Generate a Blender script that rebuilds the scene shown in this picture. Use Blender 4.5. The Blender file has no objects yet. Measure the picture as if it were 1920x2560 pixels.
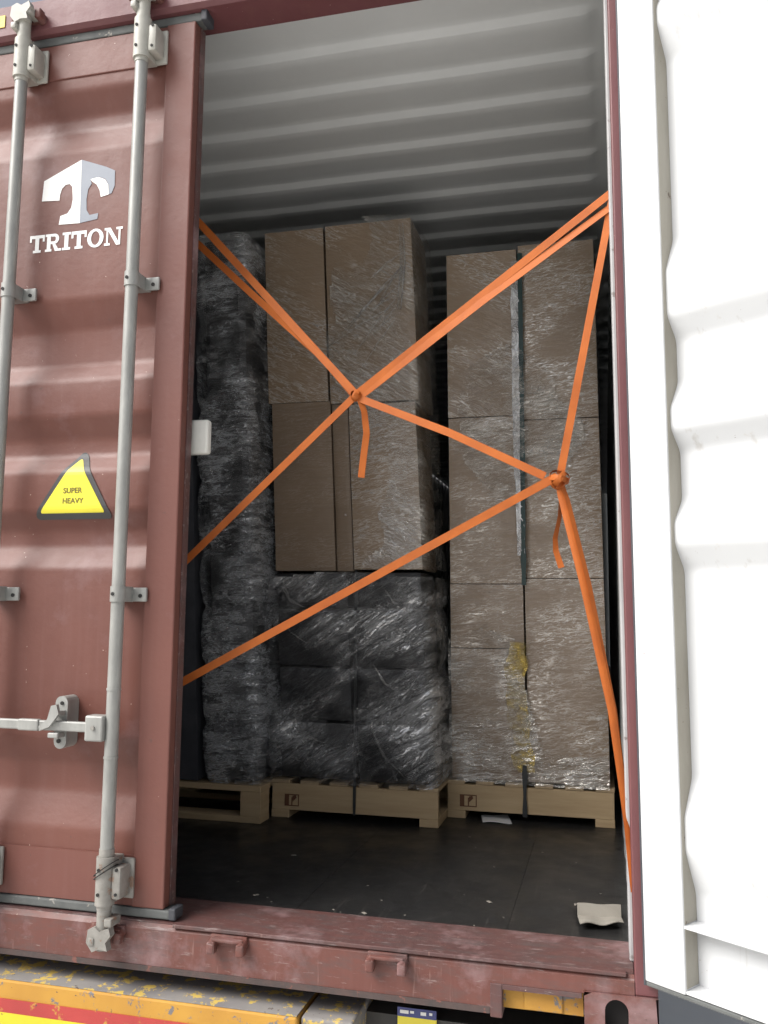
import bpy, bmesh, math, random
from mathutils import Vector, Matrix, noise
random.seed(7)
R = math.radians
scene = bpy.context.scene
col = scene.collection

# ------------------------------------------------------------------ camera
cam_d = bpy.data.cameras.new('camera')
cam = bpy.data.objects.new('camera', cam_d)
col.objects.link(cam)
YAW, PIT, ROL = 0.2487, 0.1127, 0.0100
fw = Vector((-math.sin(YAW)*math.cos(PIT), math.cos(YAW)*math.cos(PIT), math.sin(PIT)))
rt = Vector((math.cos(YAW), math.sin(YAW), 0)); up = rt.cross(fw)
r2 = rt*math.cos(ROL) + up*math.sin(ROL); u2 = -rt*math.sin(ROL) + up*math.cos(ROL)
CAM = Vector((1.1199, -2.178, 0.8207))
cam.matrix_world = Matrix(((r2.x, u2.x, -fw.x, CAM.x), (r2.y, u2.y, -fw.y, CAM.y), (r2.z, u2.z, -fw.z, CAM.z), (0, 0, 0, 1)))
cam_d.sensor_fit = 'VERTICAL'; cam_d.sensor_height = 24.0; cam_d.lens = 24.0*2182.4/2560
cam_d.clip_start = 0.05; cam_d.clip_end = 2000
scene.camera = cam

# ------------------------------------------------------------------ sky and sun (bright overcast)
SUN_EL, SUN_AZ = 46.0, 232.0        # azimuth clockwise from +Y: behind the camera, to the left
world = bpy.data.worlds.new('World'); scene.world = world; world.use_nodes = True
wn = world.node_tree.nodes; wl = world.node_tree.links
wn.clear()
sky = wn.new('ShaderNodeTexSky'); sky.sky_type = 'NISHITA'; sky.sun_disc = False
sky.sun_elevation = R(SUN_EL); sky.sun_rotation = R(SUN_AZ)
sky.air_density = 1.0; sky.dust_density = 4.0; sky.ozone_density = 1.0
hs = wn.new('ShaderNodeHueSaturation'); hs.inputs['Saturation'].default_value = 0.42
bg = wn.new('ShaderNodeBackground'); bg.inputs['Strength'].default_value = 0.082
wo = wn.new('ShaderNodeOutputWorld')
wl.new(sky.outputs[0], hs.inputs['Color']); wl.new(hs.outputs[0], bg.inputs['Color']); wl.new(bg.outputs[0], wo.inputs['Surface'])
sd = bpy.data.lights.new('sun', 'SUN'); sd.energy = 2.7; sd.angle = R(40); sd.color = (1.0, 0.98, 0.955)
sun = bpy.data.objects.new('sun', sd); col.objects.link(sun)
az = R(SUN_AZ); el = R(SUN_EL)
to_sun = Vector((math.sin(az)*math.cos(el), math.cos(az)*math.cos(el), math.sin(el)))
sun.rotation_euler = to_sun.to_track_quat('Z', 'Y').to_euler()
vs = scene.view_settings
vs.view_transform = 'Standard'; vs.look = 'None'; vs.gamma = 1.0; vs.use_curve_mapping = False
vs.exposure = 0.9
scene.cycles.use_denoising = True
scene.cycles.use_adaptive_sampling = True; scene.cycles.adaptive_threshold = 0.02
scene.cycles.max_bounces = 6; scene.cycles.diffuse_bounces = 2; scene.cycles.glossy_bounces = 2; scene.cycles.transmission_bounces = 1; scene.cycles.transparent_max_bounces = 8
scene.cycles.caustics_reflective = False; scene.cycles.caustics_refractive = False

# ------------------------------------------------------------------ materials
class NT:
    def __init__(s, name):
        s.m = bpy.data.materials.new(name); s.m.use_nodes = True
        s.t = s.m.node_tree; s.t.nodes.clear()
        s.out = s.t.nodes.new('ShaderNodeOutputMaterial')
        s.tc = s.t.nodes.new('ShaderNodeTexCoord')
    def n(s, typ, **kw):
        nd = s.t.nodes.new(typ)
        for k, v in kw.items(): setattr(nd, k, v)
        return nd
    def l(s, a, b): s.t.links.new(a, b)
    def mapping(s, rot=(0, 0, 0), scale=(1, 1, 1), src=None):
        a = s.n('ShaderNodeMapping'); a.inputs['Rotation'].default_value = rot
        b = s.n('ShaderNodeMapping'); b.inputs['Scale'].default_value = scale
        s.l(src or s.tc.outputs['Object'], a.inputs[0]); s.l(a.outputs[0], b.inputs[0])
        return b.outputs[0]
    def noise(s, vec, scale, detail=4, rough=.55, dist=0):
        nd = s.n('ShaderNodeTexNoise'); nd.inputs['Scale'].default_value = scale
        nd.inputs['Detail'].default_value = detail; nd.inputs['Roughness'].default_value = rough
        nd.inputs['Distortion'].default_value = dist
        s.l(vec, nd.inputs['Vector']); return nd.outputs['Fac']
    def rng(s, val, a, b, c=0., d=1.):
        nd = s.n('ShaderNodeMapRange'); nd.clamp = True
        for i, v in zip((1, 2, 3, 4), (a, b, c, d)): nd.inputs[i].default_value = v
        s.l(val, nd.inputs[0]); return nd.outputs[0]
    def mixc(s, fac, a, b):
        nd = s.n('ShaderNodeMix', data_type='RGBA')
        for sock, v in ((nd.inputs[0], fac), (nd.inputs[6], a), (nd.inputs[7], b)):
            if hasattr(v, 'links'): s.l(v, sock)
            elif isinstance(v, tuple): sock.default_value = (*v, 1)
            else: sock.default_value = v
        return nd.outputs[2]
    def math(s, op, a, b):
        nd = s.n('ShaderNodeMath', operation=op)
        for sock, v in zip(nd.inputs, (a, b)):
            if hasattr(v, 'links'): s.l(v, sock)
            else: sock.default_value = v
        return nd.outputs[0]
    def bump(s, h, strength=.3, dist=.01):
        nd = s.n('ShaderNodeBump'); nd.inputs['Strength'].default_value = strength; nd.inputs['Distance'].default_value = dist
        s.l(h, nd.inputs['Height']); return nd.outputs[0]
    def principled(s, color, rough, normal=None, metal=0., spec=.5, coat=None):
        p = s.n('ShaderNodeBsdfPrincipled')
        for nm, v in (('Base Color', color), ('Roughness', rough), ('Metallic', metal), ('Specular IOR Level', spec)):
            sock = p.inputs[nm]
            if hasattr(v, 'links'): s.l(v, sock)
            elif isinstance(v, tuple): sock.default_value = (*v, 1)
            else: sock.default_value = v
        if normal is not None: s.l(normal, p.inputs['Normal'])
        s.l(p.outputs[0], s.out.inputs['Surface']); return p

def red_paint(name, a=(.148, .053, .038), b=(.120, .041, .030), pale=(.235, .145, .145), palelo=.56, chips=.765, wear=0.0):
    t = NT(name); o = t.mapping()
    c = t.mixc(t.rng(t.noise(o, 2.2, 5), .35, .65), a, b)
    st = t.noise(t.mapping(scale=(28, 28, 1.6)), 1.0, 4)
    c = t.mixc(t.rng(st, .50, .78, 0, .35), c, (.175, .080, .066))
    c = t.mixc(t.math('MULTIPLY', t.rng(t.noise(o, 4.5, 8, .65), palelo, palelo+.16), .40+wear), c, pale)
    c = t.mixc(t.rng(t.noise(o, 95, 2), chips, chips+.02), c, (.50, .38, .32))
    c = t.mixc(t.math('MULTIPLY', t.rng(t.noise(o, 42, 3, .6), .70, .74), .75), c, (.10, .05, .04))
    if wear:
        g = t.noise(t.mapping(scale=(3, 9, 9)), 3.0, 9, .7)
        c = t.mixc(t.rng(g, .47, .66, 0, wear), c, (.075, .062, .06))
        g2 = t.noise(t.mapping(scale=(2.5, 14, 14)), 5.0, 8, .7)
        c = t.mixc(t.rng(g2, .585, .66, 0, wear), c, (.25, .20, .19))
        g3 = t.noise(t.mapping(rot=(0, R(-8), 0), scale=(6, 60, 60)), 3.0, 4, .6)
        c = t.mixc(t.rng(g3, .66, .70, 0, wear), c, (.30, .25, .235))
        g4 = t.noise(t.mapping(scale=(40, 40, 3)), 2.0, 4, .6)
        c = t.mixc(t.rng(g4, .64, .70, 0, wear), c, (.22, .13, .11))
    h = t.noise(o, 60, 5, .6); h2 = t.noise(o, 6, 3)
    nm = t.bump(t.math('ADD', h, t.math('MULTIPLY', h2, 4.0)), .18, .004)
    t.principled(c, t.rng(h2, .3, .7, .44, .60), nm, spec=.45)
    return t.m
def simple(name, a, b, rough=.5, scale=8., bump=.1, metal=0., spots=None, spotlo=.68, stretch=(1, 1, 1), bscale=60, spec=.5, spotscale=30):
    t = NT(name); o = t.mapping(scale=stretch)
    c = t.mixc(t.rng(t.noise(o, scale, 6, .6), .32, .68), a, b)
    if spots: c = t.mixc(t.rng(t.noise(t.mapping(), spotscale, 6, .65), spotlo, spotlo+.04), c, spots)
    nm = t.bump(t.noise(o, bscale, 4), bump, .004)
    t.principled(c, rough, nm, metal=metal, spec=spec); return t.m
def white_paint(name):
    t = NT(name); o = t.mapping()
    c = t.mixc(t.rng(t.noise(o, 3, 5), .3, .7), (.62, .63, .635), (.56, .57, .58))
    c = t.mixc(t.rng(t.noise(o, 22, 8, .7), .63, .72, 0, .55), c, (.50, .47, .43))
    c = t.mixc(t.rng(t.noise(o, 70, 3, .6), .725, .75, 0, .8), c, (.22, .17, .15))
    c = t.mixc(t.rng(t.noise(t.mapping(scale=(16, 16, 1.2)), 2, 5, .6), .60, .72, 0, .45), c, (.34, .31, .27))
    t.principled(c, .45, t.bump(t.noise(o, 40, 4), .08, .003), spec=.4); return t.m
def creases(t, ang, sc, thin=.024, seed=0.):
    """thin stretched contour lines: folds of tight film, drawn with their glints"""
    def line(v, scale, w, det=3):
        n = t.noise(v, scale, det, .55, .7)
        a = t.n('ShaderNodeMath', operation='ABSOLUTE'); t.l(t.math('SUBTRACT', n, .5), a.inputs[0])
        return t.rng(a.outputs[0], 0., w, 1., 0.)
    v1 = t.mapping(rot=(0, R(ang), 0), scale=sc)
    v2 = t.mapping(rot=(0, R(ang+11), 0), scale=tuple(k*1.9 for k in sc))
    l1 = line(v1, 3.0, thin); l2 = line(v2, 3.0, thin*1.5, 2)
    patch = t.noise(t.mapping(rot=(0, R(ang), 0), scale=(sc[0]*.8, sc[1]*.8, sc[2]*.20)), 1.7, 3, .6)
    mx = t.math('MAXIMUM', l1, t.math('MULTIPLY', l2, .7))
    return mx, patch, v1
def kraft(name, a=(.325, .232, .152), b=(.28, .198, .128), ang=5., coat=1., sc=(3.0, 3.0, 21), amt=.85, lo=.38, hi=.58, film=(.92, .89, .83)):
    t = NT(name); o = t.mapping()
    c = t.mixc(t.rng(t.noise(o, 4, 5), .3, .7), a, b)
    c = t.mixc(t.rng(t.noise(t.mapping(scale=(1, 1, 60)), 3, 2), .45, .65, 0, .22), c, tuple(k*.78 for k in b))
    cr, patch, v1 = creases(t, ang, sc)
    pm = t.rng(patch, lo, hi)
    f = t.math('MULTIPLY', t.math('MULTIPLY', cr, t.rng(pm, 0, 1, .05, 1.)), amt)
    c = t.mixc(f, c, film)  # pale crease lines put the film's glints into the colour
    w = t.noise(v1, 3.0, 4, .6, .6)
    p = t.principled(c, t.rng(f, 0, .5, .7, .24), None, metal=f, spec=.3)
    p.inputs['Coat Weight'].default_value = coat; p.inputs['Coat Roughness'].default_value = .14; p.inputs['Coat IOR'].default_value = 1.75
    cn = t.bump(t.math('ADD', w, t.math('MULTIPLY', cr, .25)), .35, .02); t.l(cn, p.inputs['Coat Normal'])
    return t.m
def film_mat(name, ang, sc=(2.0, 2.0, 14), lo=.05, cre=.6, broad=.4, plo=.45, phi=.68, dif=.45, tint=(.82, .84, .86), rough=.16, bstr=.8, thin=.02):
    t = NT(name)
    cr, patch, v1 = creases(t, ang, sc, thin)
    pm = t.rng(patch, plo, phi)
    w = t.noise(v1, 3.0, 4, .6, .6)
    nm = t.bump(t.math('ADD', t.math('MULTIPLY', w, 1.2), t.math('MULTIPLY', cr, .3)), bstr, .03)
    br = t.math('MULTIPLY', t.math('MULTIPLY', pm, t.rng(w, .38, .66, .25, 1.)), broad)  # soft reflections painted as broad pale patches of film
    f = t.math('ADD', br, t.math('MULTIPLY', t.math('MULTIPLY', cr, t.rng(pm, 0, 1, .22, 1.)), cre))  # crease glints painted as whiter lines of film
    fac = t.rng(f, 0, 1., lo, 1.)
    gl = t.n('ShaderNodeBsdfGlossy'); gl.inputs['Color'].default_value = (*tint, 1); gl.inputs['Roughness'].default_value = rough; t.l(nm, gl.inputs['Normal'])
    df = t.n('ShaderNodeBsdfDiffuse'); df.inputs['Color'].default_value = (*[k*.85 for k in tint], 1); t.l(nm, df.inputs['Normal'])
    m1 = t.n('ShaderNodeMixShader'); m1.inputs[0].default_value = dif; t.l(gl.outputs[0], m1.inputs[1]); t.l(df.outputs[0], m1.inputs[2])
    tr = t.n('ShaderNodeBsdfTransparent'); tr.inputs['Color'].default_value = (.95, .95, .95, 1)
    m2 = t.n('ShaderNodeMixShader'); t.l(fac, m2.inputs[0]); t.l(tr.outputs[0], m2.inputs[1]); t.l(m1.outputs[0], m2.inputs[2])
    t.l(m2.outputs[0], t.out.inputs['Surface']); return t.m
def webbing(name):
    t = NT(name)
    c = t.mixc(t.rng(t.noise(t.mapping(), 12, 5), .3, .7), (.46, .120, .019), (.345, .084, .014))
    h = t.noise(t.mapping(scale=(1, 1, 1)), 380, 2)
    p = t.principled(c, .62, t.bump(h, .4, .001), spec=.35); return t.m
def chipped(name, a, b, under=(.16, .15, .15), amt=.60, rough=.55):
    t = NT(name); o = t.mapping()
    c = t.mixc(t.rng(t.noise(o, 5, 5), .3, .7), a, b)
    g = t.noise(o, 22, 9, .70, .3)
    c = t.mixc(t.rng(g, amt, amt+.025), c, under)
    c = t.mixc(t.rng(t.noise(o, 55, 4), .68, .71), c, (.09, .07, .06))
    t.principled(c, rough, t.bump(g, .3, .004), spec=.35); return t.m

M = {}
M['red'] = red_paint('red_paint')
M['redframe'] = red_paint('red_frame_paint', a=(.155, .057, .043), b=(.132, .047, .036), palelo=.60)
M['redsill'] = red_paint('red_sill_paint', a=(.145, .052, .040), b=(.115, .040, .031), wear=.5, palelo=.52)
M['redworn'] = red_paint('red_worn_plate', a=(.105, .047, .042), b=(.08, .040, .038), wear=.65, palelo=.52)
M['purple'] = red_paint('red_header_paint', a=(.15, .054, .056), b=(.125, .044, .048), palelo=.66)
M['white'] = white_paint('white_door_paint')
M['grey_in'] = simple('grey_interior_paint', (.42, .425, .415), (.36, .365, .355), .4, 3, .05, spots=(.28, .25, .22), spotlo=.74)
M['roofp'] = simple('pale_roof_paint', (.82, .83, .82), (.76, .77, .76), .35, 3, .05, spots=(.30, .27, .24), spotlo=.74)
M['jamb'] = simple('grey_jamb_paint', (.40, .40, .40), (.33, .33, .33), .5, 9, .1, spots=(.2, .18, .17), spotlo=.62)
M['galv'] = simple('galvanised_steel', (.335, .335, .315), (.25, .25, .235), .42, 26, .12, metal=.15, spots=(.33, .25, .19), spotlo=.70, stretch=(1, 1, .35))
M['galvd'] = simple('weathered_steel', (.29, .275, .25), (.20, .19, .17), .55, 30, .2, metal=.1, spots=(.22, .14, .10), spotlo=.60)
M['cream'] = simple('cream_bracket_paint', (.42, .41, .365), (.34, .33, .29), .5, 20, .12, spots=(.30, .16, .10), spotlo=.69)
M['grimy'] = simple('grimy_sill_edge', (.055, .045, .043), (.09, .055, .048), .8, 18, .3, spots=(.17, .07, .055), spotlo=.60)
M['dark'] = simple('dark_hole', (.012, .012, .012), (.02, .018, .016), .8)
M['rubber'] = simple('grey_rubber', (.12, .125, .12), (.08, .085, .083), .7, 14, .15, spots=(.30, .28, .25), spotlo=.62)
M['rubberd'] = simple('dark_rubber', (.06, .062, .07), (.04, .042, .05), .65, 14, .1)
M['floor'] = simple('dark_floor', (.012, .012, .0125), (.018, .018, .019), .40, 5, .3, spots=(.045, .045, .047), spotlo=.645, stretch=(1, 1, 1), bscale=25, spotscale=55, spec=.3)
def floor_mat():
    t = NT('scuffed_dark_floor'); o = t.mapping()
    c = t.mixc(t.rng(t.noise(o, 5, 6), .3, .7), (.011, .011, .0115), (.019, .0185, .018))
    c = t.mixc(t.rng(t.noise(t.mapping(scale=(70, 2.5, 1)), 1.0, 5, .6), .60, .72, 0, .7), c, (.055, .05, .046))
    c = t.mixc(t.rng(t.noise(t.mapping(rot=(0, 0, R(35)), scale=(90, 3, 1)), 1.0, 4, .6), .66, .74, 0, .7), c, (.07, .066, .06))
    c = t.mixc(t.rng(t.noise(o, 60, 5, .65), .66, .70), c, (.06, .058, .056))
    r = t.rng(t.noise(o, 9, 4), .35, .65, .28, .5)
    t.principled(c, r, t.bump(t.noise(o, 25, 5), .25, .004), spec=.45); return t.m
M['floor'] = floor_mat()
M['wood'] = simple('pallet_wood', (.54, .40, .235), (.45, .32, .18), .75, 3, .25, spots=(.30, .19, .10), spotlo=.70, stretch=(1.2, 1.2, 16), bscale=20)
M['woodlight'] = simple('pallet_deck_wood', (.52, .39, .24), (.43, .31, .185), .75, 5, .2, stretch=(10, 1, 4))
M['stamp'] = simple('brown_stamp_ink', (.16, .07, .035), (.12, .05, .025), .8)
M['kraft'] = kraft('kraft_board')
M['kraft2'] = kraft('kraft_board_streaked', ang=-30, sc=(2.2, 2.2, 17), lo=.42, hi=.61, amt=.72)
M['kraftd'] = kraft('brown_board', a=(.25, .178, .118), b=(.215, .152, .10), coat=.4, amt=.12)
M['black_pack'] = kraft('charcoal_pack', a=(.030, .030, .031), b=(.020, .020, .021), ang=30, coat=.35, amt=.12, film=(.4, .4, .42))
M['film_left'] = film_mat('stretch_film_silver', 3, sc=(3.6, 3.6, 15), lo=.03, cre=.95, broad=.85, plo=.36, phi=.58, dif=.42, tint=(.95, .97, 1.0), thin=.030, bstr=1.)
M['film_low'] = film_mat('stretch_film_diagonal', 32, sc=(1.8, 1.8, 11), lo=.03, cre=.6, broad=1.1, plo=.40, phi=.62, dif=.42, tint=(.95, .95, .95), thin=.026, bstr=1.)
M['film_up'] = film_mat('stretch_film_upper', -34, sc=(1.9, 1.9, 14), lo=.01, cre=.85, broad=.4, plo=.40, phi=.62, dif=.35, tint=(.95, .91, .84), bstr=.35)
M['film_right'] = film_mat('stretch_film_creased', 4, sc=(3.0, 3.0, 17), lo=.0, cre=1.0, broad=.4, plo=.42, phi=.60, dif=.35, tint=(.95, .91, .84), thin=.028, bstr=.4)
M['tape_silver'] = film_mat('silver_film_rope', 85, sc=(5, 5, 9), lo=.2, cre=.7, broad=.9, plo=.40, phi=.54, dif=.6, tint=(1., 1., 1.), bstr=.3)
M['fold'] = film_mat('film_fold', 0, sc=(9, 9, 9), lo=.10, cre=.4, broad=.5, plo=.40, phi=.60, dif=.4, tint=(1., .98, .94))
M['tape_yellow'] = film_mat('yellow_tape', 20, sc=(9, 9, 14), lo=.0, cre=.7, broad=.8, plo=.44, phi=.66, dif=.45, tint=(.95, .70, .20), bstr=.4)
M['web'] = webbing('orange_webbing')
M['green'] = simple('green_band', (.02, .055, .05), (.015, .04, .038), .35, 20, .1)
M['blackband'] = simple('black_band', (.02, .022, .023), (.03, .032, .032), .4, 20, .1)
M['logo_white'] = simple('white_vinyl', (.80, .80, .78), (.74, .74, .72), .5, 9, .03, spots=(.45, .30, .27), spotlo=.74)
M['logo_grey'] = simple('grey_vinyl', (.25, .27, .31), (.21, .23, .27), .5, 9, .03)
M['st_black'] = simple('black_sticker', (.035, .034, .036), (.05, .05, .05), .5)
M['st_yellow'] = simple('yellow_sticker', (.78, .70, .045), (.72, .64, .04), .45, 9, .02)
M['st_text'] = simple('sticker_print', (.16, .13, .02), (.13, .10, .02), .6)
M['hazard'] = simple('hazard_yellow', (.72, .55, .08), (.66, .48, .07), .5)
M['orange'] = chipped('orange_trailer_paint', (.50, .27, .045), (.40, .20, .036), amt=.585)
M['topworn'] = chipped('worn_trailer_top', (.25, .235, .215), (.17, .16, .16), under=(.52, .37, .09), amt=.545, rough=.7)
M['refl_red'] = chipped('red_reflector_tape', (.42, .055, .048), (.34, .045, .042), under=(.45, .24, .05), amt=.58, rough=.35)
M['refl_yellow'] = chipped('yellow_reflector_tape', (.72, .56, .03), (.64, .48, .03), amt=.66, rough=.35)
M['plate_yellow'] = simple('yellow_plate', (.80, .68, .06), (.74, .62, .05), .4)
M['plate_blue'] = simple('blue_plate', (.05, .06, .20), (.04, .05, .16), .4)
M['steel_dark'] = simple('dark_chassis', (.04, .038, .036), (.06, .056, .05), .6)
M['tyre'] = simple('tyre_rubber', (.025, .025, .025), (.035, .035, .035), .85)
M['paper'] = simple('white_paper', (.72, .72, .71), (.66, .66, .66), .7, 12, .1)
M['card'] = simple('card_scrap', (.27, .25, .215), (.22, .20, .17), .8, 6, .15, stretch=(1, 12, 1))
M['plastic'] = simple('white_foam', (.70, .69, .64), (.64, .63, .58), .6, 30, .1)
M['ground'] = simple('pale_concrete', (.64, .63, .60), (.56, .55, .53), .85, .8, .2, bscale=12)

# ------------------------------------------------------------------ mesh helpers
def tag(o, label=None, cat=None, group=None, kind=None):
    if label: o['label'] = label
    if cat: o['category'] = cat
    if group: o['group'] = group
    if kind: o['kind'] = kind
    return o
def empty(name, loc, label=None, cat=None, group=None):
    e = bpy.data.objects.new(name, None); col.objects.link(e); e.location = loc
    e.empty_display_size = .1
    return tag(e, label, cat, group)
def wloc(o):
    v = Vector(o.location)
    return v + wloc(o.parent) if o.parent and o.get('_off') is None else v
def obj(name, bm, mat, parent=None, smooth=False):
    me = bpy.data.meshes.new(name)
    bmesh.ops.recalc_face_normals(bm, faces=bm.faces)
    bm.to_mesh(me); bm.free()
    if smooth:
        for p in me.polygons: p.use_smooth = True
        if smooth != True: me.set_sharp_from_angle(angle=R(smooth))
    me.materials.append(M[mat] if isinstance(mat, str) else mat)
    o = bpy.data.objects.new(name, me); col.objects.link(o)
    if parent:
        o.parent = parent
        p = Vector(parent.location) if parent.type == 'EMPTY' else Vector((0, 0, 0))
        if parent.type == 'EMPTY': o.matrix_parent_inverse = Matrix.Translation(-p)
        else:
            root = parent.parent
            o.matrix_parent_inverse = Matrix.Identity(4) if root is None else Matrix.Identity(4)
    return o
def bx(bm, x0, x1, y0, y1, z0, z1, bev=0., seg=2, mtx=None):
    vs_ = [bm.verts.new((x, y, z)) for z in (z0, z1) for y in (y0, y1) for x in (x0, x1)]
    fs = [(0, 1, 3, 2), (4, 6, 7, 5), (0, 4, 5, 1), (2, 3, 7, 6), (0, 2, 6, 4), (1, 5, 7, 3)]
    faces = [bm.faces.new([vs_[i] for i in f]) for f in fs]
    if bev:
        es = list({e for f in faces for e in f.edges})
        r = bmesh.ops.bevel(bm, geom=es, offset=bev, segments=seg, profile=.5, affect='EDGES')
        allv = {v for f in r['faces'] for v in f.verts} | {v for f in faces if f.is_valid for v in f.verts}
    else: allv = set(vs_)
    if mtx is not None:
        for v in allv: v.co = mtx @ v.co
    return allv
def box(name, mat, parent, x0, x1, y0, y1, z0, z1, bev=0., mtx=None):
    bm = bmesh.new(); bx(bm, x0, x1, y0, y1, z0, z1, bev, mtx=mtx)
    return obj(name, bm, mat, parent)
def tube(bm, a, b, r, n=14, r1=None):
    a = Vector(a); b = Vector(b); d = (b-a).normalized()
    s = d.orthogonal().normalized(); t = d.cross(s); r1 = r if r1 is None else r1
    A = [bm.verts.new(a + (s*math.cos(k*2*math.pi/n) + t*math.sin(k*2*math.pi/n))*r) for k in range(n)]
    B = [bm.verts.new(b + (s*math.cos(k*2*math.pi/n) + t*math.sin(k*2*math.pi/n))*r1) for k in range(n)]
    for k in range(n): bm.faces.new((A[k], A[(k+1) % n], B[(k+1) % n], B[k]))
    bm.faces.new(A[::-1]); bm.faces.new(B)
def path_tube(bm, pts, r, n=8):
    for a, b in zip(pts, pts[1:]): tube(bm, a, b, r, n)
def prism_xz(bm, poly, y0, y1):
    A = [bm.verts.new((x, y0, z)) for x, z in poly]; B = [bm.verts.new((x, y1, z)) for x, z in poly]
    n = len(poly)
    fa = bm.faces.new(A); fb = bm.faces.new(B[::-1]); fa.normal_update(); fb.normal_update()
    for k in range(n): bm.faces.new((A[k], B[k], B[(k+1) % n], A[(k+1) % n]))
    bmesh.ops.triangulate(bm, faces=[fa, fb])
def sheet(bm, rows, thick=None):
    """rows: list of equal-length lists of Vector; thick: Vector offset for the back side"""
    g = [[bm.verts.new(p) for p in r] for r in rows]
    for i in range(len(g)-1):
        for j in range(len(g[0])-1):
            bm.faces.new((g[i][j], g[i][j+1], g[i+1][j+1], g[i+1][j]))
    if thick is not None:
        h = [[bm.verts.new(Vector(p)+thick) for p in r] for r in rows]
        for i in range(len(h)-1):
            for j in range(len(h[0])-1):
                bm.faces.new((h[i][j], h[i+1][j], h[i+1][j+1], h[i][j+1]))
        for i in range(len(g)-1):
            bm.faces.new((g[i][0], g[i+1][0], h[i+1][0], h[i][0])); bm.faces.new((g[i][-1], h[i][-1], h[i+1][-1], g[i+1][-1]))
        for j in range(len(g[0])-1):
            bm.faces.new((g[0][j], h[0][j], h[0][j+1], g[0][j+1])); bm.faces.new((g[-1][j], g[-1][j+1], h[-1][j+1], h[-1][j]))
def xform(bm, mtx):
    bmesh.ops.transform(bm, matrix=mtx, verts=bm.verts)

# ------------------------------------------------------------------ ground
bm = bmesh.new()
n = 40
sheet(bm, [[Vector((-400+800*i/n, -400+800*j/n, -1.42)) for i in range(n+1)] for j in range(n+1)])
tag(obj('ground', bm, 'ground'), kind='structure')

# ------------------------------------------------------------------ shipping container
LEN = 12.0; CEIL = 2.69; HALF = 1.219
box_c = empty('shipping_container', (0, 0, -.165), 'red steel shipping container with one white door swung open and one red door shut', 'container')
K = box_c
# door panel profile: (z, 0 proud / 1 sunk)
PROF = [(.16, 0), (.215, 0), (.31, 1), (.385, 1), (.465, 0), (.935, 0), (.995, 1), (1.045, 1), (1.10, 0), (1.215, 0), (1.265, 1), (1.315, 1), (1.38, 0),
        (1.485, 0), (1.54, 1), (1.65, 1), (1.735, 0), (2.20, 0), (2.285, 1), (2.33, 1), (2.40, 0), (2.44, 0)]
def soft(prof, r=.012, k=3):
    out = [prof[0]]
    for a, b, c in zip(prof, prof[1:], prof[2:]):
        p0 = (b[0]+(a[0]-b[0])*min(.45, r/abs(b[0]-a[0])), b[1]+(a[1]-b[1])*min(.45, r/abs(b[0]-a[0])))
        p1 = (b[0]+(c[0]-b[0])*min(.45, r/abs(c[0]-b[0])), b[1]+(c[1]-b[1])*min(.45, r/abs(c[0]-b[0])))
        for i in range(k+1):
            t = i/k
            out.append(tuple((1-t)**2*p0[q] + 2*t*(1-t)*b[q] + t*t*p1[q] for q in (0, 1)))
    return out + [prof[-1]]
SP = soft(PROF)
DEP = .038
def prof_at(z):
    for a, b in zip(SP, SP[1:]):
        if a[0] <= z <= b[0]: return a[1] + (b[1]-a[1])*(z-a[0])/max(1e-9, b[0]-a[0])
    return 0.
DF = .020           # y of the shut door's outer face
PF = DF + .008      # y of the proud bands of its panel
# --- structure
floor_o = box('floor', 'floor', K, -1.17, 1.166, .205, LEN, -.03, -.012)
xe = [-1.17, -.30, .275, .855, 1.166]; ye = [.205, 2.30, 4.7, 7.1, 9.5, LEN]
for a, b in zip(xe, xe[1:]):
    for c, d in zip(ye, ye[1:]): box('floor_panel', 'floor', floor_o, a+.0004, b-.0004, c+.0004, d-.0004, -.0119, random.uniform(-.0002, .0002))
sill = empty  # placeholder name reuse guard
bm = bmesh.new()
# sill beam: profile in y-z extruded over x
def extrude_x(bm, poly, x0, x1):
    A = [bm.verts.new((x0, y, z)) for y, z in poly]; B = [bm.verts.new((x1, y, z)) for y, z in poly]
    n_ = len(poly)
    bm.faces.new(A); bm.faces.new(B[::-1])
    for k in range(n_): bm.faces.new((A[k], B[k], B[(k+1) % n_], A[(k+1) % n_]))
extrude_x(bm, [(0.012, -.004), (.0, -.016), (0, -.120), (.05, -.120), (.05, -.03), (.09, -.03), (.09, -.004)], -1.055, .838)
extrude_x(bm, [(0.012, -.004), (.0, -.016), (0, -.052), (.05, -.052), (.05, -.03), (.09, -.03), (.09, -.004)], .838, 1.055)
extrude_x(bm, [(0.012, -.004), (.0, -.016), (0, -.045), (.05, -.045), (.05, -.03), (.09, -.03), (.09, -.004)], 1.055, 1.1675)
sill = obj('sill', bm, 'redsill', K)
bm = bmesh.new(); bx(bm, -1.166, 1.166, .012, .205, -.0035, .0006)
for i in range(1): pass
obj('threshold_plate', bm, 'redworn', sill)
bm = bmesh.new(); bx(bm, .010, 1.15, -.004, .013, -.006, .004, .002)
obj('sill_lip', bm, 'redworn', sill)
bm = bmesh.new(); bx(bm, -1.055, .837, -.0022, -.0002, -.1205, -.106)
obj('sill_flange', bm, 'grimy', sill)
# recess frame with yellow plate near the corner
bm = bmesh.new()
bx(bm, .838, .866, -.003, .10, -.128, -.052, .002); bx(bm, .866, 1.05, -.002, .10, -.064, -.0525, .001)
obj('recess_frame', bm, 'redworn', sill)
bm = bmesh.new(); bx(bm, .866, 1.052, .028, .034, -.115, -.064)
bx(bm, .915, 1.005, .022, .029, -.113, -.070, .003)
obj('recess_plate', bm, 'orange', sill)
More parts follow.
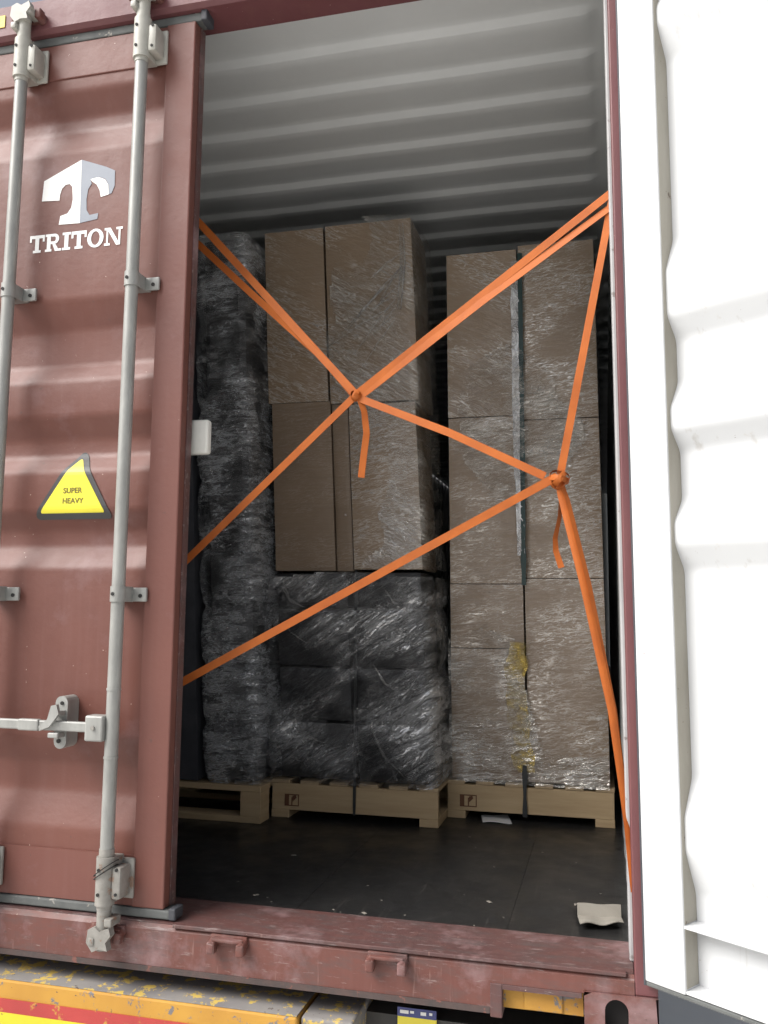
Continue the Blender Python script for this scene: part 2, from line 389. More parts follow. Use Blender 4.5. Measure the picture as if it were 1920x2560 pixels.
# cam keepers on the sill
def keeper(x, z, parent, nm='cam_keeper', flip=1):
    bm = bmesh.new()
    bx(bm, x-.050, x+.050, -.008, .002, z-.008, z+.018, .003)
    for q in (-1, 1):
        tube(bm, (x+q*.040, -.001, z+flip*.002), (x+q*.040, -.030, z-flip*.004), .0125, 12, .010)
        bx(bm, x+q*.040-.011, x+q*.040+.011, -.032, -.006, z-.024 if flip > 0 else z-.006, z+.006 if flip > 0 else z+.024, .005, 3)
    bx(bm, x-.044, x+.044, -.022, -.004, z+.003, z+.013, .004)
    return obj(nm, bm, 'redsill', parent, smooth=40)
keeper(.170, -.026, sill); keeper(.588, -.026, sill); keeper(-.176, -.030, sill)
# corner castings (bottom), with an oval hole
def casting(x0, x1, hx):
    bm = bmesh.new(); z0, z1 = -.165, -.046; hz0, hz1, hr = -.140, -.056, .0262
    hole = [(hx+hr*math.cos(a), hz1-hr+hr*math.sin(a)) for a in [math.pi*k/10 for k in range(11)]] + \
           [(hx+hr*math.cos(a), hz0+hr+hr*math.sin(a)) for a in [math.pi+math.pi*k/10 for k in range(11)]]
    outer = []
    cx, cz = hx, (hz0+hz1)/2
    for (x, z) in hole:
        dx, dz = x-cx, z-cz
        tx = (x1-cx)/dx if dx > 1e-9 else ((x0-cx)/dx if dx < -1e-9 else 1e9)
        tz = (z1-cz)/dz if dz > 1e-9 else ((z0-cz)/dz if dz < -1e-9 else 1e9)
        s = min(tx, tz); outer.append((cx+dx*s, cz+dz*s))
    n_ = len(hole)
    F = [bm.verts.new((x, -.006, z)) for x, z in outer]; H = [bm.verts.new((x, -.006, z)) for x, z in hole]
    G = [bm.verts.new((x, .030, z)) for x, z in hole]
    for k in range(n_):
        j = (k+1) % n_
        bm.faces.new((F[k], F[j], H[j], H[k])); bm.faces.new((H[k], H[j], G[j], G[k]))
    bx(bm, x0, x1, .030, .160, z0, z1)
    for a in ((x0, x1, z1), (x0, x1, z0)):
        v = [bm.verts.new(p) for p in ((a[0], -.006, a[2]), (a[1], -.006, a[2]), (a[1], .030, a[2]), (a[0], .030, a[2]))]; bm.faces.new(v)
    for x in (x0, x1):
        v = [bm.verts.new(p) for p in ((x, -.006, z0), (x, -.006, z1), (x, .030, z1), (x, .030, z0))]; bm.faces.new(v)
    c = obj('corner_casting', bm, 'redsill', K)
    bm = bmesh.new(); bx(bm, hx-.03, hx+.03, .0285, .0298, -.145, -.052); obj('casting_cavity', bm, 'dark', c)
    return c
casting(1.055, HALF, 1.127); casting(-HALF, -1.055, -1.127)
# corner posts: outer red angle and the pale inner post behind it
JS = Matrix(((1, 0, -.0068, 0), (0, 1, 0, 0), (0, 0, 1, 0), (0, 0, 0, 1)))     # the jamb and its door lean a little inwards
for s in (1, -1):
    bm = bmesh.new()
    bx(bm, min(s*1.168, s*HALF), max(s*1.168, s*HALF), .0, .07, -.046, 2.70, .004)
    if s == 1: xform(bm, JS)
    post = obj('corner_post', bm, 'purple', K)
    bm = bmesh.new(); bx(bm, min(s*1.159, s*1.205), max(s*1.159, s*1.205), .0705, .16, .002, 2.585, .004)
    if s == 1: xform(bm, JS)
    obj('inner_post', bm, 'jamb', post)
# header
bm = bmesh.new()
extrude_x(bm, [(0., 2.600), (.012, 2.588), (.12, 2.580), (.12, 2.690), (.0, 2.697)], -1.170, 1.170)
header = obj('header', bm, 'purple', K)
bm = bmesh.new(); bx(bm, -.86, -.676, -.0025, -.0005, 2.628, 2.668); obj('hazard_stripe', bm, 'hazard', header)
keeper(-.176, 2.625, header, flip=-1); keeper(-.578, 2.625, header, flip=-1)
keeper(.170, 2.625, header, flip=-1); keeper(.588, 2.625, header, flip=-1)
# roof with cross corrugations that die out near the side rails
rows = []
xs = [-1.17, -1.135, -1.12, -1.105, -1.09, -1.07] + [-1.0+.2*i for i in range(11)] + [1.07, 1.09, 1.105, 1.12, 1.135, 1.17]
def fade(x):
    t = max(0., min(1., (1.13-abs(x))/.05)); return t*t*(3-2*t)
ys = [.1201]; y = .195
prf = []
while y < LEN-.3:
    for dy, d in ((0, 1), (.004, .95), (.024, .05), (.028, 0), (.055, 0), (.070, .04), (.185, .96), (.200, 1)):
        prf.append((y+dy, d))
    y += .2165
prf = [(.1201, 1)] + prf + [(LEN, 1)]
for yy, d in prf:
    rows.append([Vector((x, yy, CEIL + .018*(1 - (1-d)*fade(x)) - .009 - .0012*math.sin(x*9+yy*3))) for x in xs])
bm = bmesh.new(); sheet(bm, rows, Vector((0, 0, .03)))
obj('roof', bm, 'roofp', K, smooth=35)
# side walls, vertical corrugation
for s in (1, -1):
    rows = []
    pr = []; y = .16
    while y < LEN-.3:
        for dy, d in ((0, 0), (.07, 0), (.14, 1), (.21, 1), (.28, 0)): pr.append((y+dy, d))
        y += .281
    for z in (-.03, .05, 1.0, 2.0, 2.60, 2.72):
        rows.append([Vector((s*(1.166+.034*d), yy, z)) for yy, d in pr])
    bm = bmesh.new(); sheet(bm, rows, Vector((s*.012, 0, 0)))
    obj('side_wall', bm, 'grey_in', K)
box('end_wall', 'grey_in', K, -1.2, 1.2, LEN+.001, LEN+.05, -.03, 2.72)
box('base_beam', 'redsill', K, -1.2, -1.10, .17, LEN, -.16, -.032); box('base_beam', 'redsill', K, 1.175, 1.21, .17, LEN, -.16, -.032)

# --- a door: frame + panel in local coordinates. local x: 0 = hinge/meeting edge, grows along the door; local y: 0 outer face .. .066 inner face
DT = .066
def door_frame(bm, x0, x1, zb, zt, w=.094):
    lo, hi = min(x0, x1), max(x0, x1)
    bx(bm, lo, lo+w, 0, DT, zb, zt, .004); bx(bm, hi-w, hi, 0, DT, zb, zt, .004)
    bx(bm, lo+w, hi-w, .004, DT-.002, 2.44, zt-.002, .003)
    # bottom rail: a channel open to the inside
    bx(bm, lo+w, hi-w, .004, .010, zb+.002, .16); bx(bm, lo+w, hi-w, .0102, DT-.004, .150, .156); bx(bm, lo+w, hi-w, .0102, DT-.004, zb+.002, zb+.008)
def door_panel(bm, x0, x1, off=0.):
    lo, hi = min(x0, x1), max(x0, x1)
    n_ = 6
    rows = [[Vector((lo+(hi-lo)*i/n_, .008+DEP*d+off+.0007*noise.noise(Vector((i*.7, z*2.1, 3))), z)) for i in range(n_+1)] for z, d in SP]
    sheet(bm, rows, Vector((0, .002, 0)))
# shut door (left)
bm = bmesh.new(); door_frame(bm, -1.165, -.030, .028, 2.558)
xform(bm, Matrix.Translation((0, DF, 0)))
doorL = obj('door', bm, 'redframe', K)
bm = bmesh.new(); door_panel(bm, -1.0705, -.1245); xform(bm, Matrix.Translation((0, DF, 0)))
obj('door_panel', bm, 'red', doorL, smooth=50)
# gasket: top, bottom, and along the meeting edge
bm = bmesh.new()
bx(bm, -1.16, -.012, DF+.004, DF+.050, 2.5585, 2.586, .004); obj('gasket', bm, 'rubber', doorL)
bm = bmesh.new()
bx(bm, -1.16, -.012, DF-.002, DF+.050, .0045, .0275, .004); obj('gasket', bm, 'rubber', doorL)
bm = bmesh.new()
bx(bm, -.0298, -.0262, DF+.030, DF+.060, .030, 2.556, .001)
obj('edge_seal', bm, 'redworn', doorL)
box('seal_corner', 'rubberd', doorL, -.014, .006, DF-.003, DF+.045, .0035, .034, .004); box('seal_corner', 'rubberd', doorL, -.014, .006, DF-.002, DF+.05, 2.556, 2.594, .004)
# lock rods with brackets, clamps and cams
RY = -.030
def bolt_hole(bm, x, y, z, r=.0055): tube(bm, (x, y, z), (x, y+.006, z), r, 8)
def bolt(nm, x, y, z, r, mat='dark'):
    bm = bmesh.new(); bolt_hole(bm, x, y, z, r); return obj(nm, bm, mat, doorL)
for rx in (-.174, -.581):
    bm = bmesh.new(); tube(bm, (rx, RY, .005), (rx, RY, 2.585), .0182, 20)
    for z in (.60, .42, .175, 2.415): tube(bm, (rx, RY, z), (rx, RY, z+.006), .0198, 20)
    rod = obj('lock_rod', bm, 'galv', doorL, smooth=40)
    def bracket(z0, z1, mat='cream'):
        bm = bmesh.new()
        tube(bm, (rx, RY, z0), (rx, RY, z1), .0255, 20)
        tube(bm, (rx, RY, z0-.012), (rx, RY, z0-.0002), .020, 20); tube(bm, (rx, RY, z1+.0002), (rx, RY, z1+.02), .020, 20)
        bx(bm, rx-.021, rx+.024, RY, DF+.001, z0+.004, z1-.004, .003)
        bx(bm, rx-.030, rx+.058, DF-.009, DF+.001, z0+.006, z1-.012, .004)
        bx(bm, rx+.022, rx+.050, RY-.012, DF-.006, z0+.016, z1-.024, .008)
        obj('rod_bracket', bm, mat, doorL, smooth=40)
        for zz in (z0+.030, z1-.030):
            bolt('bracket_bolt', rx-.006, RY-.0275, zz, .0045); bolt('bracket_bolt', rx+.038, RY-.0145, zz, .0042)
    bracket(2.424, 2.548); bracket(.046, .168, 'galvd')
    # cams
    for (z0, z1, mt) in ((2.568, 2.650, 'cream'), (-.066, .032, 'galvd')):
        bm = bmesh.new()
        tube(bm, (rx, RY, z0), (rx, RY, z1), .019, 16)
        zc = (z0+z1)/2; sgn = 1 if z0 > 1 else -1
        poly = [(-.034, -.010), (-.030, .022), (-.012, .030), (.004, .020), (.030, .030), (.036, .012), (.022, -.006), (.028, -.026), (.002, -.024), (-.016, -.032)]
        A = [(rx+px, zc+sgn*.018+pz) for px, pz in poly]
        prism_xz(bm, A, RY-.026, RY-.004)
        bx(bm, rx-.028, rx-.010, RY-.030, DF-.022, zc-.034, zc-.014, .004); bx(bm, rx+.012, rx+.034, RY-.022, DF-.022, zc+.012, zc+.034, .004)
        obj('rod_cam', bm, mt, doorL, smooth=30)
    for z in (1.752, .859):
        bm = bmesh.new()
        tube(bm, (rx, RY, z-.021), (rx, RY, z+.021), .0215, 20)
        bx(bm, rx-.020, rx+.0205, RY, DF-.004, z-.021, z+.021, .002)
        bx(bm, rx+.018, rx+.064, DF-.012, DF-.002, z-.020, z+.019, .004)
        bx(bm, rx-.030, rx+.03, DF-.006, DF+.010, z-.019, z+.018, .003)
        obj('rod_clamp', bm, 'galv', doorL, smooth=40)
        bolt('clamp_bolt', rx-.004, RY-.0235, z, .005); bolt('clamp_bolt', rx+.046, DF-.015, z-.004, .0055)
# wire seal round the lower bracket of the inner rod
bm = bmesh.new()
path_tube(bm, [Vector((-.174+.030*math.cos(a), RY+.030*math.sin(a), .128+.020*math.cos(a))) for a in [2*math.pi*k/16 for k in range(17)]], .0016, 6)
path_tube(bm, [Vector((-.174+.031*math.cos(a), RY+.031*math.sin(a), .138+.022*math.cos(a))) for a in [2*math.pi*k/16 for k in range(17)]], .0014, 6)
obj('seal_wire', bm, 'dark', doorL)
# handle, hub and catch
bm = bmesh.new()
bx(bm, -.95, -.225, RY-.022, RY-.010, .488, .515, .004)
bx(bm, -.45, -.385, RY-.026, RY-.008, .486, .517, .004)
obj('door_handle', bm, 'galv', doorL)
bm = bmesh.new(); bx(bm, -.240, -.186, RY-.030, RY+.012, .466, .534, .005); obj('handle_hub', bm, 'galv', doorL)
bm = bmesh.new(); bolt_hole(bm, -.214, RY-.0345, .502, .006); obj('hub_bolt', bm, 'galvd', doorL)
bm = bmesh.new()
st = [(-.335+.019*math.cos(a), .560+.019*math.sin(a)) for a in [math.pi*k/8 for k in range(9)]] + [(-.335+.019*math.cos(a), .456+.019*math.sin(a)) for a in [math.pi+math.pi*k/8 for k in range(9)]]
prism_xz(bm, st, RY+.004, PF-.0005)
prism_xz(bm, [(-.326, .560), (-.318, .535), (-.345, .500), (-.375, .488), (-.378, .500), (-.352, .520), (-.342, .556)], RY-.034, RY-.023)
bx(bm, -.352, -.320, RY-.030, RY+.006, .470, .484, .003); bx(bm, -.350, -.320, RY-.024, RY+.006, .528, .542, .003)
obj('handle_catch', bm, 'galv', doorL)
bolt('catch_bolt', -.333, RY+.0005, .560, .005); bolt('catch_bolt', -.338, RY+.0005, .458, .006)
# emblem
YL = PF-.0009
def decal(name, poly, mat, y=YL, th=.0003):
    bm = bmesh.new(); prism_xz(bm, poly, y-th, y); return obj(name, bm, mat, doorL)
decal('emblem_face', [(-.396, 2.17), (-.523, 2.116), (-.527, 2.052), (-.466, 2.048), (-.465, 2.066), (-.459, 2.085), (-.447, 2.096), (-.433, 2.097), (-.424, 2.087), (-.42, 2.047), (-.424, 2.021), (-.436, 2.004), (-.46, 1.998), (-.464, 1.971), (-.392, 1.969), (-.394, 2.069)], 'logo_white')
decal('emblem_side', [(-.3955, 2.17), (-.31, 2.137), (-.281, 2.122), (-.28, 2.075), (-.289, 2.052), (-.2975, 2.049), (-.3005, 2.08), (-.3125, 2.0995), (-.335, 2.1085), (-.363, 2.1045), (-.358, 2.090), (-.369, 2.073), (-.373, 2.042), (-.371, 2.008), (-.36, 1.991), (-.331, 1.994), (-.333, 1.976), (-.3915, 1.969), (-.3935, 2.069)], 'logo_grey')
decal('emblem_crescent', [(-.363, 2.1035), (-.35, 2.1075), (-.335, 2.1075), (-.3135, 2.0985), (-.3015, 2.08), (-.2985, 2.049), (-.325, 2.044), (-.33, 2.066), (-.341, 2.085), (-.355, 2.095)], 'logo_white')
# lettering TRITON, slab serif, unit-height glyph polygons
def ring(cx, cz, rx, rz, a0, a1, wx, wz, n=14):
    o_ = [(cx+rx*math.cos(a0+(a1-a0)*k/n), cz+rz*math.sin(a0+(a1-a0)*k/n)) for k in range(n+1)]
    i_ = [(cx+(rx-wx)*math.cos(a0+(a1-a0)*k/n), cz+(rz-wz)*math.sin(a0+(a1-a0)*k/n)) for k in range(n+1)]
    return [[o_[k], o_[k+1], i_[k+1], i_[k]] for k in range(n)]
def rect(x0, x1, z0, z1): return [(x0, z0), (x1, z0), (x1, z1), (x0, z1)]
GL = {
 'T': (.92, [rect(0, .92, .82, 1), rect(0, .12, .62, .82), rect(.80, .92, .62, .82), rect(.34, .58, .14, .82), rect(.22, .70, 0, .14)]),
 'R': (1.0, [rect(0, .40, .86, 1), rect(0, .40, 0, .14), rect(.10, .33, .14, .86), rect(.40, .58, .84, 1), rect(.33, .58, .42, .57)] + ring(.56, .71, .28, .29, -math.pi/2, math.pi/2, .2, .15) + [[(.44, .42), (.62, .42), (.82, .10), (.62, .0)], rect(.62, 1.0, 0, .13)]),
 'I': (.50, [rect(0, .5, .86, 1), rect(0, .5, 0, .14), rect(.13, .37, .14, .86)]),
 'O': (.98, ring(.49, .5, .49, .53, 0, 2*math.pi, .23, .14, 28)),
 'N': (1.08, [rect(0, .34, .87, 1), rect(0, .34, 0, .13), rect(.70, 1.08, .87, 1), rect(.12, .22, .13, .87), rect(.84, .95, .02, .87), [(.12, .98), (.36, .98), (.95, 0), (.72, 0)]]),
}
word = 'TRITON'; gap = .05
tw = sum(GL[c][0] for c in word) + gap*(len(word)-1)
X0, X1, Z0, Z1 = -.561, -.246, 1.889, 1.944
sx = (X1-X0)/tw; sz = Z1-Z0; cx = X0
for c in word:
    bm = bmesh.new()
    for k, poly in enumerate(GL[c][1]):
        prism_xz(bm, [(cx+px*sx, Z0+pz*sz) for px, pz in poly], YL-.0003-.00001*k, YL)
    obj('lettering', bm, 'logo_white', doorL); cx += (GL[c][0]+gap)*sx
# triangular sticker, laid over the corrugated panel
def draped_tri(name, ax, az, lx, rx_, bz, mat, off, rad=.02):
    pts = [Vector((ax, az)), Vector((lx, bz)), Vector((rx_, bz))]
    poly = []
    for i in range(3):
        p, a, b = pts[i], pts[i-1], pts[(i+1) % 3]
        d0 = (a-p).normalized()*rad; d1 = (b-p).normalized()*rad
        for k in range(6):
            t = k/5; poly.append((p+d0)*(1-t)**2 + p*2*t*(1-t) + (p+d1)*t*t)
    zs = sorted({round(p.y, 5) for p in poly} | {bz+(az-bz)*k/60 for k in range(61)})
    rows = []
    for z in zs:
        xs_ = []
        for p, q in zip(poly, poly[1:]+poly[:1]):
            if (p.y-z)*(q.y-z) <= 0 and abs(p.y-q.y) > 1e-9: xs_.append(p.x+(q.x-p.x)*(z-p.y)/(q.y-p.y))
        if len(xs_) < 2: continue
        x0, x1 = min(xs_), max(xs_)
        rows.append([Vector((x0+(x1-x0)*k/4, PF+DEP*prof_at(z)-off, z)) for k in range(5)])
    bm = bmesh.new(); sheet(bm, rows, Vector((0, .0006, 0)))
    return obj(name, bm, mat, doorL)
draped_tri('sticker_border', -.358, 1.288, -.502, -.236, 1.074, 'st_black', .0030, .030)
draped_tri('sticker_face', -.361, 1.258, -.476, -.262, 1.092, 'st_yellow', .0042, .012)
def font(txt, x, z, size, y, mat, parent):
    cu = bpy.data.curves.new('print', 'FONT'); cu.body = txt; cu.size = size; cu.align_x = 'CENTER'; cu.extrude = .0002; cu.offset = .0003
    tmp = bpy.data.objects.new('tmp', cu); col.objects.link(tmp)
    dg = bpy.context.evaluated_depsgraph_get(); me = bpy.data.meshes.new_from_object(tmp.evaluated_get(dg))
    bpy.data.objects.remove(tmp); bpy.data.curves.remove(cu)
    me.transform(Matrix.Translation((x, y, z)) @ Matrix.Rotation(R(90), 4, 'X'))
    me.materials.clear(); me.materials.append(M[mat])
    o = bpy.data.objects.new('sticker_print', me); col.objects.link(o); o.parent = parent
    return o
font('SUPER', -.368, 1.150, .022, PF-.0050, 'st_text', doorL)
font('HEAVY', -.366, 1.120, .022, PF-.0050, 'st_text', doorL)

# open door (right): same leaf turned about its hinge, inner face towards the opening
TH = R(55); HX, HY = 1.190, -.022
dd = Vector((math.sin(TH), -math.cos(TH), 0)); nn = Vector((math.cos(TH), math.sin(TH), 0))   # nn points away from the viewer
# local (x along leaf, y 0 outer .. DT inner)  ->  world : H + dd*x + nn*(DT-y)
MD = JS @ Matrix(((dd.x, -nn.x, 0, HX+nn.x*DT), (dd.y, -nn.y, 0, HY+nn.y*DT), (0, 0, 1, -.014), (0, 0, 0, 1)))
bm = bmesh.new(); door_frame(bm, 0, 1.135, .012, 2.572, .100); xform(bm, MD)
doorR = obj('door', bm, 'white', K)
bm = bmesh.new(); door_panel(bm, .1005, 1.0345); xform(bm, MD); obj('door_panel', bm, 'white', doorR, smooth=50)
bm = bmesh.new(); bx(bm, -.007, -.0005, .008, DT-.004, .0, 2.58, .002); xform(bm, MD); obj('gasket', bm, 'rubberd', doorR)
bm = bmesh.new(); bx(bm, .0, 1.15, .008, DT-.003, .001, .0115, .003); xform(bm, MD); obj('gasket', bm, 'rubber', doorR)
M['shaded_grime'] = simple('shaded_grime_paint', (.36, .34, .29), (.27, .25, .205), .7, 6, .2, spots=(.12, .095, .07), spotlo=.66, stretch=(1, 1, .4))  # grey-brown paints in the shade of the return face, with some dirt
bm = bmesh.new(); bx(bm, .1002, .1012, .010, DT-.006, .158, 2.438); xform(bm, MD); obj('return_shade_strip', bm, 'shaded_grime', doorR)  # thin strip added over the return face to carry that shade
bm = bmesh.new(); bx(bm, .1002, .1012, .0115, DT-.006, .024, .1495); xform(bm, MD); obj('return_shade_strip', bm, 'shaded_grime', doorR)
for z in (.25, .95, 1.65, 2.30):
    bm = bmesh.new(); bx(bm, -.030, .09, -.012, -.001, z-.05, z+.05, .004); xform(bm, MD)
    obj('hinge', bm, 'redframe', doorR)

# ------------------------------------------------------------------ trailer under the container
T = empty('trailer', (0, 0, -1.42), 'orange steel trailer rear beam with red and yellow reflective stripes under the container', 'trailer')
bm = bmesh.new(); bx(bm, -1.22, .368, -.033, .24, -.50, -.172, .006); beam = obj('rear_beam', bm, 'orange', T)
bm = bmesh.new(); bx(bm, -1.218, .366, -.030, .238, -.1718, -.1690); obj('beam_top', bm, 'topworn', beam)
bm = bmesh.new(); bx(bm, .372, .505, -.018, .24, -.50, -.176, .006); blk = obj('beam_end', bm, 'topworn', T)
bm = bmesh.new(); bx(bm, -1.2, .30, -.0355, -.0335, -.253, -.219); obj('reflective_stripe', bm, 'refl_red', T)
bm = bmesh.new(); bx(bm, -1.2, .30, -.0355, -.0335, -.330, -.2535); obj('reflective_stripe', bm, 'refl_yellow', T)
bm = bmesh.new(); bx(bm, .590, .690, .100, .104, -.30, -.196); pl = obj('number_plate', bm, 'plate_yellow', T)
bm = bmesh.new(); bx(bm, .590, .690, .0975, .0995, -.1958, -.174); obj('plate_header', bm, 'plate_blue', pl)
bm = bmesh.new()
for k, (x, w) in enumerate(((.597, .022), (.623, .010), (.650, .014), (.672, .008))): bx(bm, x, x+w, .0965, .0973, -.188+.002*(k % 2), -.180)
obj('plate_print', bm, 'logo_white', pl)
for x in (-.5, .42):
    bm = bmesh.new(); bx(bm, x-.06, x+.06, .245, 11.5, -.30, -.285); bx(bm, x-.006, x+.006, .245, 11.5, -.70, -.3002); bx(bm, x-.06, x+.06, .245, 11.5, -.715, -.7002)
    obj('chassis_rail', bm, 'steel_dark', T)
box('twist_beam', 'steel_dark', T, -1.2, 1.2, .11, .24, -.29, -.2); 
for yw in (2.0, 3.3):
    bm = bmesh.new(); tube(bm, (-.75, yw, -.92), (.75, yw, -.92), .06, 12); obj('axle', bm, 'steel_dark', T)
    for xw in (-.95, .75):
        bm = bmesh.new(); tube(bm, (xw, yw, -.92), (xw+.22, yw, -.92), .50, 28); obj('tyre', bm, 'tyre', T)

# ------------------------------------------------------------------ pallets
def pallet(label, x0, x1, yf, depth, gaps):
    t = empty('pallet', ((x0+x1)/2, yf+depth/2, 0), label, 'pallet', 'wooden pallets under the wrapped loads')
    n_ = 6; gw = gaps; w = ((x1-x0)-gw*(n_-1))/n_
    for k in range(n_):
        a = x0+k*(w+gw); box('deck_board', 'woodlight', t, a, a+w, yf, yf+depth, .1325+random.uniform(-.001, .001), .146, .002)
    for yy in (yf+.002, yf+depth/2-.01, yf+depth-.024): box('stringer', 'wood', t, x0+.002, x1-.002, yy, yy+.022, .0305, .132, .002)
    for xa, xb in ((x0+.001, x0+.075), ((x0+x1)/2-.035, (x0+x1)/2+.035), (x1-.075, x1-.001)):
        if abs((xa+xb)/2-(x0+x1)/2) < .01: box('runner', 'wood', t, xa, xb, yf+.30, yf+depth, .0, .030, .002)
        else: box('runner', 'wood', t, xa, xb, yf+.001, yf+depth, .0, .030, .002)
    return t
pm = pallet('pale wooden pallet under the half brown half black middle load', -.192, .487, 1.205, .80, .045)
pr_ = pallet('pale wooden pallet under the brown carton load beside the open door jamb', .486, 1.140, 1.395, .80, .045)
def stamp(t, x0, z0, x1, z1, y):
    bm = bmesh.new(); w = .004
    for r_ in ((x0, x1, z0, z0+w), (x0, x1, z1-w, z1), (x0, x0+.018, z0+w, z1-w), (x1-w, x1, z0+w, z1-w), ((x0+x1)/2-.002, (x0+x1)/2+.003, z0+w, z1-.012)):
        bx(bm, r_[0], r_[1], y-.0008, y, r_[2], r_[3])
    cx_, cz_ = (x0+x1)/2+.006, (z0+z1)/2+.006
    prism_xz(bm, [(cx_-.002, cz_-.012), (cx_+.014, cz_+.004), (cx_+.010, cz_+.014), (cx_-.004, cz_+.010)], y-.0008, y)
    obj('burned_stamp', bm, 'stamp', t)
stamp(pm, -.136, .046, -.076, .092, 1.206); stamp(pr_, .538, .046, .606, .093, 1.396)
# open-sided pallet under the silver load
t = empty('pallet', (-.55, 1.48, 0), 'open-sided wooden pallet under the silver film-wrapped load by the shut red door', 'pallet', 'wooden pallets under the wrapped loads')
x0, x1, yf, dp = -.90, -.186, 1.075, .80
box('deck_board', 'wood', t, x0, x1, yf, yf+.10, .118, .140, .002)
for k in range(1, 6): box('deck_board', 'woodlight', t, x0, x1, yf+k*.14, yf+k*.14+.10, .118, .140, .002)
for xa in (x0+.001, (x0+x1)/2-.18, x1-.086):
    for ya in (yf+.002, yf+.36, yf+dp-.1): box('block', 'wood', t, xa, xa+.085, ya, ya+.09, .0245, .1175, .002)
for ya in (yf+.001, yf+.36, yf+dp-.1): box('runner', 'wood', t, x0, x1, ya, ya+.092, .0, .024, .002)

# ------------------------------------------------------------------ cartons
def lean(z): return -.118*max(0., (z-.15))/2.3       # the loads lean slightly towards the shut door
def carton(name, label, mat, x0, x1, y0, y1, z0, z1, leanf=None, bev=.005, bulge=.007, seed=0, cat='carton', group=None):
    bm = bmesh.new(); bx(bm, x0, x1, y0, y1, z0, z1)
    bmesh.ops.subdivide_edges(bm, edges=bm.edges[:], cuts=5, use_grid_fill=True)
    cx_, cz_ = (x0+x1)/2, (z0+z1)/2; hx, hz = (x1-x0)/2, (z1-z0)/2; cy_, hy = (y0+y1)/2, (y1-y0)/2
    for v in bm.verts:
        a, b, c_ = (v.co.x-cx_)/hx, (v.co.z-cz_)/hz, (v.co.y-cy_)/hy
        nz = noise.noise(Vector((v.co.x*6+seed*3.1, v.co.y*6, v.co.z*6)))
        if abs(c_) > .99: v.co.y += math.copysign(bulge*(1-a*a)*(1-b*b), c_) + .003*nz
        # soften the corners a little
        m = sum(1 for q in (a, b, c_) if abs(q) > .99)
        if m >= 2:
            v.co.x -= math.copysign(bev*.55, a) if abs(a) > .99 else 0
            v.co.y -= math.copysign(bev*.55, c_) if abs(c_) > .99 else 0
            v.co.z -= math.copysign(bev*.1, b) if abs(b) > .99 else 0
        if leanf: v.co.x += leanf(v.co.z)
    o = obj(name, bm, mat, smooth=28)
    return tag(o, label, cat, group)
gm = 'cartons of the middle load'; gr_ = 'cartons of the load beside the open door'
YM = 1.220
carton('carton', 'upper brown carton of the middle load, left of its vertical seam', 'kraft2', -.182, .090, YM+.012, YM+.30, 1.692, 2.455, lean, seed=1, group=gm)
carton('carton', 'upper brown carton of the middle load, right of its vertical seam', 'kraft2', .098, .478, YM, YM+.31, 1.676, 2.452, lean, seed=2, group=gm)
carton('carton', 'broad brown carton in the second row of the middle load, against the dark gap', 'kraftd', -.166, .0985, YM+.008, YM+.30, .981, 1.690, lean, seed=3, group=gm)
carton('carton', 'narrow brown carton in the second row of the middle load', 'kraftd', .100, .1735, YM+.012, YM+.30, .979, 1.675, lean, seed=4, bulge=.002, group=gm)
carton('carton', 'paler brown carton below the upper strap knot and its hanging tail', 'kraft', .175, .462, YM, YM+.31, .985, 1.668, lean, seed=5, group=gm)
gb = 'black packs at the foot of the middle load'
zz = [.150, .378, .594, .829, .978]
cn = ['lowest', 'second lowest', 'third', 'topmost']
for k in range(4):
    carton('black_pack', f'{cn[k]} black film-wrapped pack of the middle load, left of its packing band', 'black_pack', -.172, .148, YM+.01+.006*k % .011, YM+.30, zz[k]+.002, zz[k+1]-.006, lean, .018, .014, 11+k, 'pack', gb)
    carton('black_pack', f'{cn[k]} black film-wrapped pack of the middle load, right of its packing band', 'black_pack', .158, .458, YM-.004+.004*(k % 2), YM+.31, zz[k]+.002, zz[k+1]-.004, lean, .018, .016, 21+k, 'pack', gb)
YR = 1.420
leanR = lambda z: -.030*max(0., z-.15)/2.3
zl = [.150, .672, .935, 1.638, 2.360]; zr = [.150, .958, 1.616, 2.374]
ln = ['lowest', 'second lowest', 'third', 'topmost']
for k in range(4):
    carton('carton', f'{ln[k]} brown carton of the load by the open door, left of its green band', 'kraft' if k % 2 == 0 else 'kraft2' if k == 3 else 'kraft', .500, .8055, YR+.004*(k % 3), YR+.45, zl[k]+.001, zl[k+1]-.001, leanR, seed=31+k, group=gr_)
for k in range(3):
    carton('carton', f'{("lowest", "middle", "topmost")[k]} brown carton of the load by the open door, right of its green band', 'kraft', .8085, 1.126, YR+.006*(k % 2), YR+.45, zr[k]+.001, zr[k+1]-.001, leanR, seed=41+k, group=gr_)
YLF = 1.100
leanL = lambda z: -.125*max(0., z-.15)/2.25
zL = [.145, .600, 1.052, 1.640, 2.395]
gl_ = 'dark packs under silver film'
for k in range(4):
    carton('dark_pack', f'{ln[k]} dark pack in the silver film-wrapped load by the shut door', 'black_pack', -.412, -.212, YLF+.01, YLF+.5, zL[k]+.002, zL[k+1]-.006, leanL, .02, .012, 51+k, 'pack', gl_)
carton('dark_board', 'tall black board standing between the silver load and the shut door', 'rubberd', -.86, -.455, YLF-.015, YLF+.5, .145, 2.36, leanL, .01, .004, 61, 'board')

